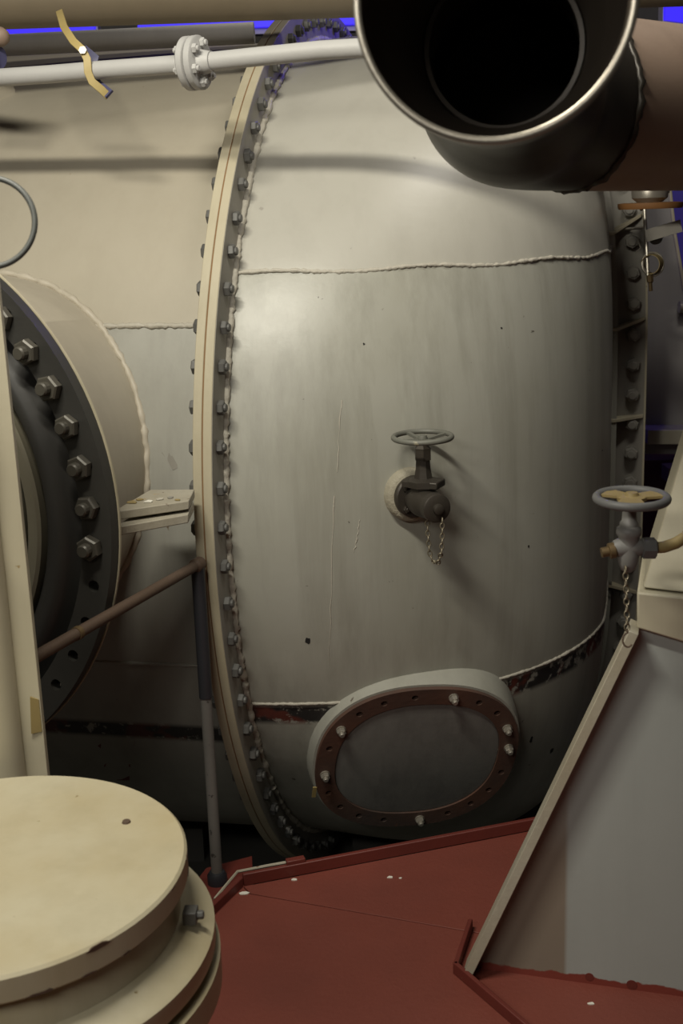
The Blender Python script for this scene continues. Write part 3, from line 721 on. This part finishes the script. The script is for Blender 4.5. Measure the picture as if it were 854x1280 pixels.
# grey lateral pipe behind
gb = MB().tube([atD(-220, 70, 3.40), atD(0, 57, 3.38), atD(318, 41, 3.36)], .029, 28)
ob = part('grey_pipe', gb, M['bluegrey'], ang=60, at=atD(0, 76, 3.4)); tag(ob, 'dull grey pipe running behind the white pipe below the blue lights', 'pipe')
p0, p1 = atD(0, 31, 2.97), atD(440, 16, 2.94)
dd = (p1 - p0) / (p1[0] - p0[0]); L0 = p0 + dd * (-2.58 - p0[0]); L1 = p0 + dd * (2.58 - p0[0])
bm_ = MB().tube([L0 + V3(0, .03, .076), L1 + V3(0, .03, .076)], .082, 48)
ob = part('overhead_pipe', bm_, M['beam'], ang=60, at=L0 + V3(0, .03, .076)); tag(ob, 'wide tan overhead pipe along the top edge of the picture', 'pipe')
# pinkish pipe end and valve knob at upper left
ke = atD(1, 46, 2.75)
kn = thing('pipe_end', 'small pinkish rounded pipe end at the upper left edge', 'pipe', ke)
part('cap', MB().lathe([(.022, -.35), (.022, .0), (.016, .013), (0, .018)], ke, unit(V3(.75, -.5, -.1)), 20), M['pinkpipe'], kn, ang=60)
part('blue_collar', MB().lathe([(.026, -.03), (.026, -.015)], ke + V3(-.0, 0, -.045), unit(V3(.75, -.5, -.1)), 20).tube([ke + V3(-.02, .0, -.06), ke + V3(-.02, 0, .0)], .010, 10), M['bluepaint'], kn, label='dark blue collar under the pipe end')
# blue lights
def led(name, px, lab):
    P = [atY(x, y, 5.2) for x, y in px]
    t = thing(name, lab, 'light', P[0], 'blue lights behind the tank')
    part('glowing_panel', MB().prism(P, (0, .03, 0)), M['led'], t)
    zz = min(p[2] for p in P)
    a = min(p[0] for p in P); b2 = max(p[0] for p in P); zt_ = max(p[2] for p in P)
    part('housing', MB().box(V3((a + b2) / 2, 5.27, (zt_ + zz) / 2), X, Y, Z, (b2 - a) / 2, .035, (zt_ - zz) / 2 + .02), M['bluegrey'], t)
    return t
led('blue_light_panel', [(8, 5), (118, 5), (118, 40), (8, 44)], 'leftmost blue glowing light panel under the overhead pipe')
led('blue_light_panel', [(172, 5), (445, 5), (445, 30), (172, 38)], 'long blue glowing light panel left of the open pipe mouth')
led('blue_light_panel', [(832, 5), (900, 5), (900, 32), (832, 24)], 'blue glowing light panel above the tan pipe at upper right')

dimled = M['led'].copy(); dimled.name = 'dim_blue_led_glow'; dimled.node_tree.nodes['Principled BSDF'].inputs['Emission Strength'].default_value = .05; dimled.node_tree.nodes['Principled BSDF'].inputs['Emission Color'].default_value = (.30, .2, 1, 1)
lp4 = led('blue_light_panel', [(822, 225), (880, 225), (880, 420), (835, 420)], 'dim blue glowing light panel at the right edge beside the duct')
for c_ in lp4.children:
    if c_.name.startswith('glowing'): c_.data.materials[0] = dimled

# ================================================================== OPEN STEEL PIPE
po = thing('open_pipe', 'open dark steel pipe mouth with bright rim bending into a tan pipe, upper right', 'pipe', atD(617, -5, 1.26))
P0 = atD(618, -5, 1.26); P1 = atD(641, 121, 2.0); sd = unit(P1 - P0)
R0 = .1495
rd = unit(atD(854, 137, 2.26) - atD(700, 128, 2.06))
bend = .12
path = []
Lc = np.linalg.norm(P1 - P0)
corner = P0 + sd * (Lc + .04)
for t in np.linspace(0, 1, 8): path.append(P0 + sd * (Lc + .04 - bend) * t)
arcp = []
a0_, a1_ = corner - sd * bend, corner + rd * bend
for t in np.linspace(0, 1, 14)[1:]: arcp.append(a0_ * (1 - t) ** 2 + 2 * corner * t * (1 - t) + a1_ * t * t)
path += arcp
endp = [path[-1] + rd * d for d in (.015, .03)]
Lt = np.linalg.norm(path[7] - P0)
straight = lambda fs: [P0 + sd * Lt * f for f in fs]
neckf = [0, .04, .10, .20, .32, .50, .66, .78, .86, .93, 1.0]; neckr = [1, 1, .985, .90, .78, .74, .74, .80, .92, .985, 1]
path = straight(neckf) + arcp
part('outer_wall', MB().tube(path + endp, [R0 * r for r in neckr] + [R0] * (len(path) + len(endp) - len(neckr)), 72, caps=False), M['steel'], po, ang=60)
ipath = straight(neckf) + arcp[:6]
part('bore', MB().tube(ipath, [R0 * r - .0075 for r in neckr] + [R0 - .0075] * 6, 72, caps=False).ngon([ipath[-1] + .14 * (math.cos(t) * UP + math.sin(t) * RIGHT) for t in np.linspace(0, 2 * PI, 24, endpoint=False)]), M['steelin'], po, ang=60)
part('bore_lip', MB().lathe_open([(R0 * .735 - .007, .30), (R0 * .735 - .013, .302), (R0 * .735 - .013, .312), (R0 * .735 - .007, .315)], P0, sd, 64), M['steelin'], po)
part('rim', MB().lathe_open([(R0 + .0005, .006), (R0 + .0005, .0), (R0 - .001, -.0012), (R0 - .0065, -.0012), (R0 - .008, .0), (R0 - .008, .006)], P0, sd, 96), M['steelrim'], po, ang=50, label='bright machined pipe rim')
ws = path[-1] + rd * .03
part('weld_seam', bead([ws + R0 * (math.cos(a) * frame(rd)[0] + math.sin(a) * frame(rd)[1]) for a in np.linspace(0, 2 * PI, 90, endpoint=False)], .006, .002, 8, closed=True), M['steel'], po, ang=60)
part('side_pipe', MB().tube([ws, ws + rd * .4, ws + rd * 1.75], R0 + .001, 72), M['pinkpipe'], po, ang=60, label='tan painted pipe running off to the right')

# ================================================================== RIGHT SIDE: duct, ledge, clutter
dy = 4.08
du = thing('condenser_duct', 'dark grey flat duct wall with a pale ledge behind the right flange', 'duct', V3(1.4, dy, BZ))
pw = lambda x, y: atY(x, y, dy)
part('duct_panel', MB().prism([pw(800, 225), pw(836, 225), pw(843, 290), pw(862, 400), pw(950, 535), pw(800, 538)], (0, .05, 0)), M['duct'], du)
part('duct_panel_edge', MB().tube([pw(836, 225) + V3(0, -.004, 0), pw(843, 290) + V3(0, -.004, 0), pw(862, 400) + V3(0, -.004, 0)], .006, 8), M['rim'], du)
part('ledge', MB().prism([pw(800, 531), pw(960, 531), pw(960, 549), pw(800, 549)], (0, -.10, 0)), M['edge'], du, bevel=.003)
part('lower_wall', MB().prism([pw(800, 549) + V3(0, .02, 0), pw(960, 549) + V3(0, .02, 0), pw(960, 569) + V3(0, .02, 0), pw(800, 569) + V3(0, .02, 0)], (0, .04, 0)), M['duct'], du)
mz = atY(830, 575, 4.5)
part('duct_base', MB().box(V3(1.75, 4.75, (mz[2] + BZ) / 2), X, Y, Z, .75, .25, (mz[2] - BZ) / 2), M['maroon'], du)
part('red_box', MB().box(atY(848, 591, 4.42), X, Y, Z, .05, .05, .028), M['pinkpipe'], du)
part('short_pipe', MB().tube([pw(846, 383) - Y * .03, pw(900, 383) - Y * .03], .02, 14), M['stud'], du)
# thin conduit with a clamp in front of the flange
cdp = 3.60
cl = thing('open_pipe_clamp', 'small empty ring clamp hanging by the right flange under the tan pipe', 'pipe clamp', atD(816, 330, cdp))
cc = atD(816, 330, cdp)
part('ring', MB().tube([cc + .031 * (math.cos(a) * RIGHT * 1.0 + 1.12 * math.sin(a) * UP) for a in np.linspace(0, 2 * PI, 40, endpoint=False)], .0045, 10, closed=True), M['stud'], cl)
part('liner', MB().lathe_open([(.027, -.015), (.029, -.015), (.029, .02), (.027, .02)], cc, unit(V3(-.55, -.83, 0)), 32), M['yellow'], cl)
part('bolt', MB().lathe([(.010, -.02), (.010, .0), (.006, .004), (.006, .028)], atD(813, 352, cdp), unit(V3(.1, 0, -1)), 6), M['brass'], cl)
part('upper_lug', MB().lathe([(.018, -.012), (.018, .012), (.012, .014)], atD(820, 298, cdp), unit(V3(-.4, -.9, 0)), 20), M['bronze'], cl)
part('arm', MB().bar(atD(808, 295, cdp - .01), atD(852, 282, cdp - .06), .036, .004, -FWD), M['stud'], cl)
part('hanger_rod', MB().tube([atD(804, 232, cdp), atD(808, 300, cdp), atD(810, 345, cdp)], .0055, 10), M['stud'], cl)
part('hook_wire', MB().tube([atD(803, 302, cdp), atD(797, 298, cdp), atD(801, 310, cdp), atD(795, 315, cdp)], .002, 6), M['stud'], cl)
part('cross_rod', MB().tube([atD(763, 287, cdp + .05), atD(804, 285, cdp)], .004, 8), M['stud'], cl)
wd = thing('hanging_tray', 'small orange brown tray hanging below the tan pipe at right', 'tray', atD(813, 262, 3.42))
part('tray', MB().lathe([(.088, 0), (.091, .006), (.091, .016), (.075, .018), (0, .018)], atD(813, 261, 3.42), Z, 36), M['orange'], wd)
part('wrapping', MB().lathe([(.035, .018), (.05, .03), (.052, .05), (.042, .075), (.02, .085)], atD(812, 261, 3.42), Z, 20), M['stud'], wd)
part('hanger', MB().tube([atD(800, 262, 3.42), atD(820, 248, 3.40), atD(835, 240, 3.42), atD(836, 200, 3.42)], .006, 8), M['stud'], wd)

# ================================================================== BIG GREY PLATE and pedestal
plL, plR = atZ(602, 1211, 0), atZ(854, 1246, 0); pdir = unit(plR - plL); pn = unit(V3(pdir[1], -pdir[0], 0))   # pn faces the viewer
pp = lambda x, y: atP(x, y, plL, pn)
gp = thing('gusset_plate', 'large sloping grey steel gusset plate with pale flat bar edge at lower right', 'plate', plL)
foot = plL - pdir * .016
tip = pp(800, 782); tipR = tip + pdir * 1.1
nrm_e = unit(np.cross(pn, tip - foot)); 
sheet = MB().prism([foot + Z * .0, foot + pdir * 1.3, V3(*(foot + pdir * 1.3)[:2], tip[2]), tip], -pn * .012)
# paint on the sheet: red brushed foot, rusty brown wash left of a straight edge
hP_m = M['plate']
def dirco(h, d, o):
    N, L = h['N'], h['L']; vd = N.new('ShaderNodeVectorMath'); vd.operation = 'DOT_PRODUCT'; L.new(h['pos'], vd.inputs[0]); vd.inputs[1].default_value = tuple(d)
    s_ = N.new('ShaderNodeMath'); s_.operation = 'SUBTRACT'; L.new(vd.outputs['Value'], s_.inputs[0]); s_.inputs[1].default_value = float(o); return s_.outputs[0]
xe = pp(708, 1120) @ pdir
side = hP['ramp'](dirco(hP, pdir, xe), .004, -.004)
zup = hP['ramp'](dirco(hP, Z, pp(690, 1010)[2]), .12, -.10)
region_mix(hP, hP['mul'](hP['mul'](side, zup), .75), (.19, .135, .085))
nz = hP['noise'](18, hP['pos'], 4)
mm = hP['N'].new('ShaderNodeMath'); mm.operation = 'MULTIPLY_ADD'; hP['L'].new(nz, mm.inputs[0]); mm.inputs[1].default_value = .03; hP['L'].new(dirco(hP, Z, 0.0), mm.inputs[2])
region_mix(hP, hP['ramp'](mm.outputs[0], .032, .029), (.20, .040, .027))
part('sheet', sheet, M['plate'], gp)
fd = unit(tip - foot); fnn = unit(np.cross(fd, pn)); fnn = fnn if fnn[0] < 0 else -fnn
part('edge_bar', MB().box((foot + tip) / 2 + fnn * .009 + pn * .016, fd, pn, fnn, np.linalg.norm(tip - foot) / 2, .034, .009), M['edge'], gp, bevel=.0015, label='pale scuffed flat bar along the sloping edge')
for (x, y, r_) in ((737, 1221, .009), (790, 1231, .011)):
    c_ = pp(x, y); part('paint_dab', MB().lathe([(r_, -.002), (r_ * .95, .0008), (0, .001)], c_, pn, 14), M['redcurb'], gp, label='red paint dab')
pb = thing('machine_pedestal', 'cream box beam with sloping upper block resting on the grey gusset plate', 'beam', tip)
bt = [pp(797, 736), pp(960, 754), pp(960, 830), pp(797, 781)]
part('box_beam', MB().prism([q_ + pn * .02 for q_ in bt], -pn * .34), M['creamcol'], pb, bevel=.004)
wt = [pp(803, 734), pp(856, 560), pp(960, 300), pp(960, 752)]
wt = [EYE + (q_ - EYE) * (1 + .16 * k_) for q_, k_ in zip(wt, (0, .55, 1.2, 0))]
part('sloping_block', MB().prism([q_ + pn * .004 for q_ in wt], -pn * .30), M['creamcol'], pb, bevel=.004)

# ---- right valve with chain and yellow pipe
vd = 2.0
rv = thing('angle_valve', 'grey handwheel valve with yellow hub and chain at right by the pedestal', 'valve', atD(787, 690, vd))
vc = atD(786, 684, vd)
hc = atD(791, 619, vd); hc = V3(vc[0] + .003, vc[1], hc[2])
a_, b_ = MB(), MB(); handwheel(a_, b_, hc, unit(V3(.0, -.03, 1)), .0565, .0076, 3, .25, .003)
part('handwheel', a_, M['wheel2'], rv, label='grey wheel rim')
b_.lathe([(.024, -.003), (.024, .003), (.012, .005), (.010, .010), (0, .011)], hc, Z, 24)
for k in range(3):
    a = .25 + 2 * PI * k / 3; d = V3(math.cos(a), math.sin(a), 0); sd_ = V3(-d[1], d[0], 0)
    b_.prism([hc + d * .015 - sd_ * .014, hc + d * .055 - sd_ * .024, hc + d * .055 + sd_ * .024, hc + d * .015 + sd_ * .014], (0, 0, .004))
part('wheel_hub', b_, M['yellow'], rv, label='yellow painted hub and spokes')
zr = lambda y: atD(787, y, vd)[2] - vc[2]
part('bonnet', MB().lathe([(.0115, zr(634)), (.0125, zr(648)), (.0155, zr(651)), (.0155, zr(655)), (.020, zr(658)), (.021, zr(662)), (.021, zr(666)), (.0175, zr(669)), (.0165, zr(680)), (.018, zr(692)), (.0165, zr(704)), (.012, zr(714)), (.008, zr(716))], vc, Z, 24), M['valve'], rv, ang=45)
part('stem', MB().tube([vc + Z * zr(650), hc], .008, 12), M['wheel2'], rv)
part('cross_body', MB().lathe([(.011, -.026), (.016, -.016), (.017, 0), (.016, .016), (.012, .024)], vc, RIGHT, 20), M['valve'], rv, ang=45)
part('outlet', MB().lathe([(.0085, 0), (.0085, .012), (.0135, .013), (.0135, .022), (.011, .026)], atD(752, 691, vd), unit(vc - atD(752, 691, vd)), 18), M['brass'], rv, ang=30)
part('union_nut', MB().lathe([(.014, -.012), (.0185, -.010), (.0185, .010), (.014, .013)], atD(811, 685, vd), RIGHT, 6), M['wheel2'], rv, ang=25)
part('yellow_pipe', MB().tube([atD(815, 685, vd), atD(830, 684, vd), atD(845, 679, vd), atD(862, 668, vd), atD(885, 640, vd + .02), atD(930, 600, vd + .1)], .0098, 16), M['yellow'], rv, ang=60)
part('chain', chain([atD(782, 708, vd - .015), atD(783, 740, vd - .015), atD(784, 770, vd - .015), atD(784, 788, vd - .015)], .0125, .0016, .0042), M['chain'], rv, kind='stuff', ang=60)
hk = [atD(784, 786, vd - .015)] + [atD(785, 800, vd - .015) + .0105 * (math.cos(a) * RIGHT * .8 + math.sin(a) * UP * 1.1) for a in np.linspace(1.6, 5.6, 16)]
part('hook', MB().tube(hk, .0016, 8), M['rust'], rv)

# ---- marks on the tanks: chipped paint and scrapes
for (x, y, r_, k_) in ((385, 801, .008, 1.4), (661, 683, .0035, 1), (627, 410, .003, 1), (455, 430, .003, 1), (753, 563, .003, 1), (527, 108, .004, 2), (640, 905, .007, 1.8), (664, 925, .006, 2.2), (690, 938, .010, 1.0)):
    c_, n_ = tank_hit(x, y); u_, v_, w_ = frame(n_)
    part('paint_chip', MB().prism([c_ + r_ * random.uniform(.6, 1.1) * (math.cos(a) * u_ + k_ * math.sin(a) * v_) - n_ * .001 for a in np.linspace(0, 2 * PI, 9, endpoint=False)], n_ * .0016), M['hole'], head, at=c_)
def shell_mark(poly, mat, name):
    P = [shell_hit(x, y) for x, y in poly]; c_ = sum(P) / len(P); d_ = c_ - TC; n_ = unit(TU * (d_ @ TU) + ZV * d_[2])
    part(name, MB().prism([p - n_ * .002 for p in P], n_ * .003), mat, inl, at=c_)
shell_mark([(202, 566), (208, 560), (214, 570), (222, 568), (222, 585), (216, 588), (209, 574)], M['rim_dark'], 'paint_chip')
shell_mark([(218, 597), (222, 590), (225, 606), (221, 608)], M['rim_dark'], 'paint_chip')
shell_mark([(145, 601), (150, 597), (154, 600), (149, 605)], M['rim_dark'], 'paint_chip')
for pl_ in ([(101, 946), (125, 930), (148, 917), (147, 921), (126, 935), (103, 950)], [(160, 945), (163, 928), (170, 918), (168, 930), (163, 944)], [(130, 957), (143, 940), (144, 943), (132, 960)], [(146, 975), (158, 952), (163, 955), (162, 975)]):
    shell_mark(pl_, M['redcurb'], 'red_scrape')

# ---- flakes on the deck
fi = 0
for (x, y, s_, rz) in ((368, 1100, .0085, .2), (488, 1097, .0075, .9), (501, 1098, .004, .5), (306, 1117, .012, .3), (739, 1255, .007, .2)):
    c_ = atZ(x, y, 0) + Z * .0015; r_ = MB()
    n_ = 7; r_.prism([c_ + V3(math.cos(a + rz) * s_ * random.uniform(.7, 1.2), math.sin(a + rz) * s_ * .55 * random.uniform(.7, 1.2), -.0015) for a in np.linspace(0, 2 * PI, n_, endpoint=False)], (0, 0, .002))
    ob = part('paint_flake', r_, M['chip'], at=c_)
    tag(ob, ['white paint flake on the red deck near the back left corner', 'larger yellowish white paint flake at the middle of the back deck edge', 'tiny paint flake just right of the larger flake at the middle of the deck', 'pale flake in the inner corner of the red deck by the stanchion foot', 'single pale flake on the red strip before the grey plate'][fi], 'paint flake', 'paint flakes on the red deck'); fi += 1
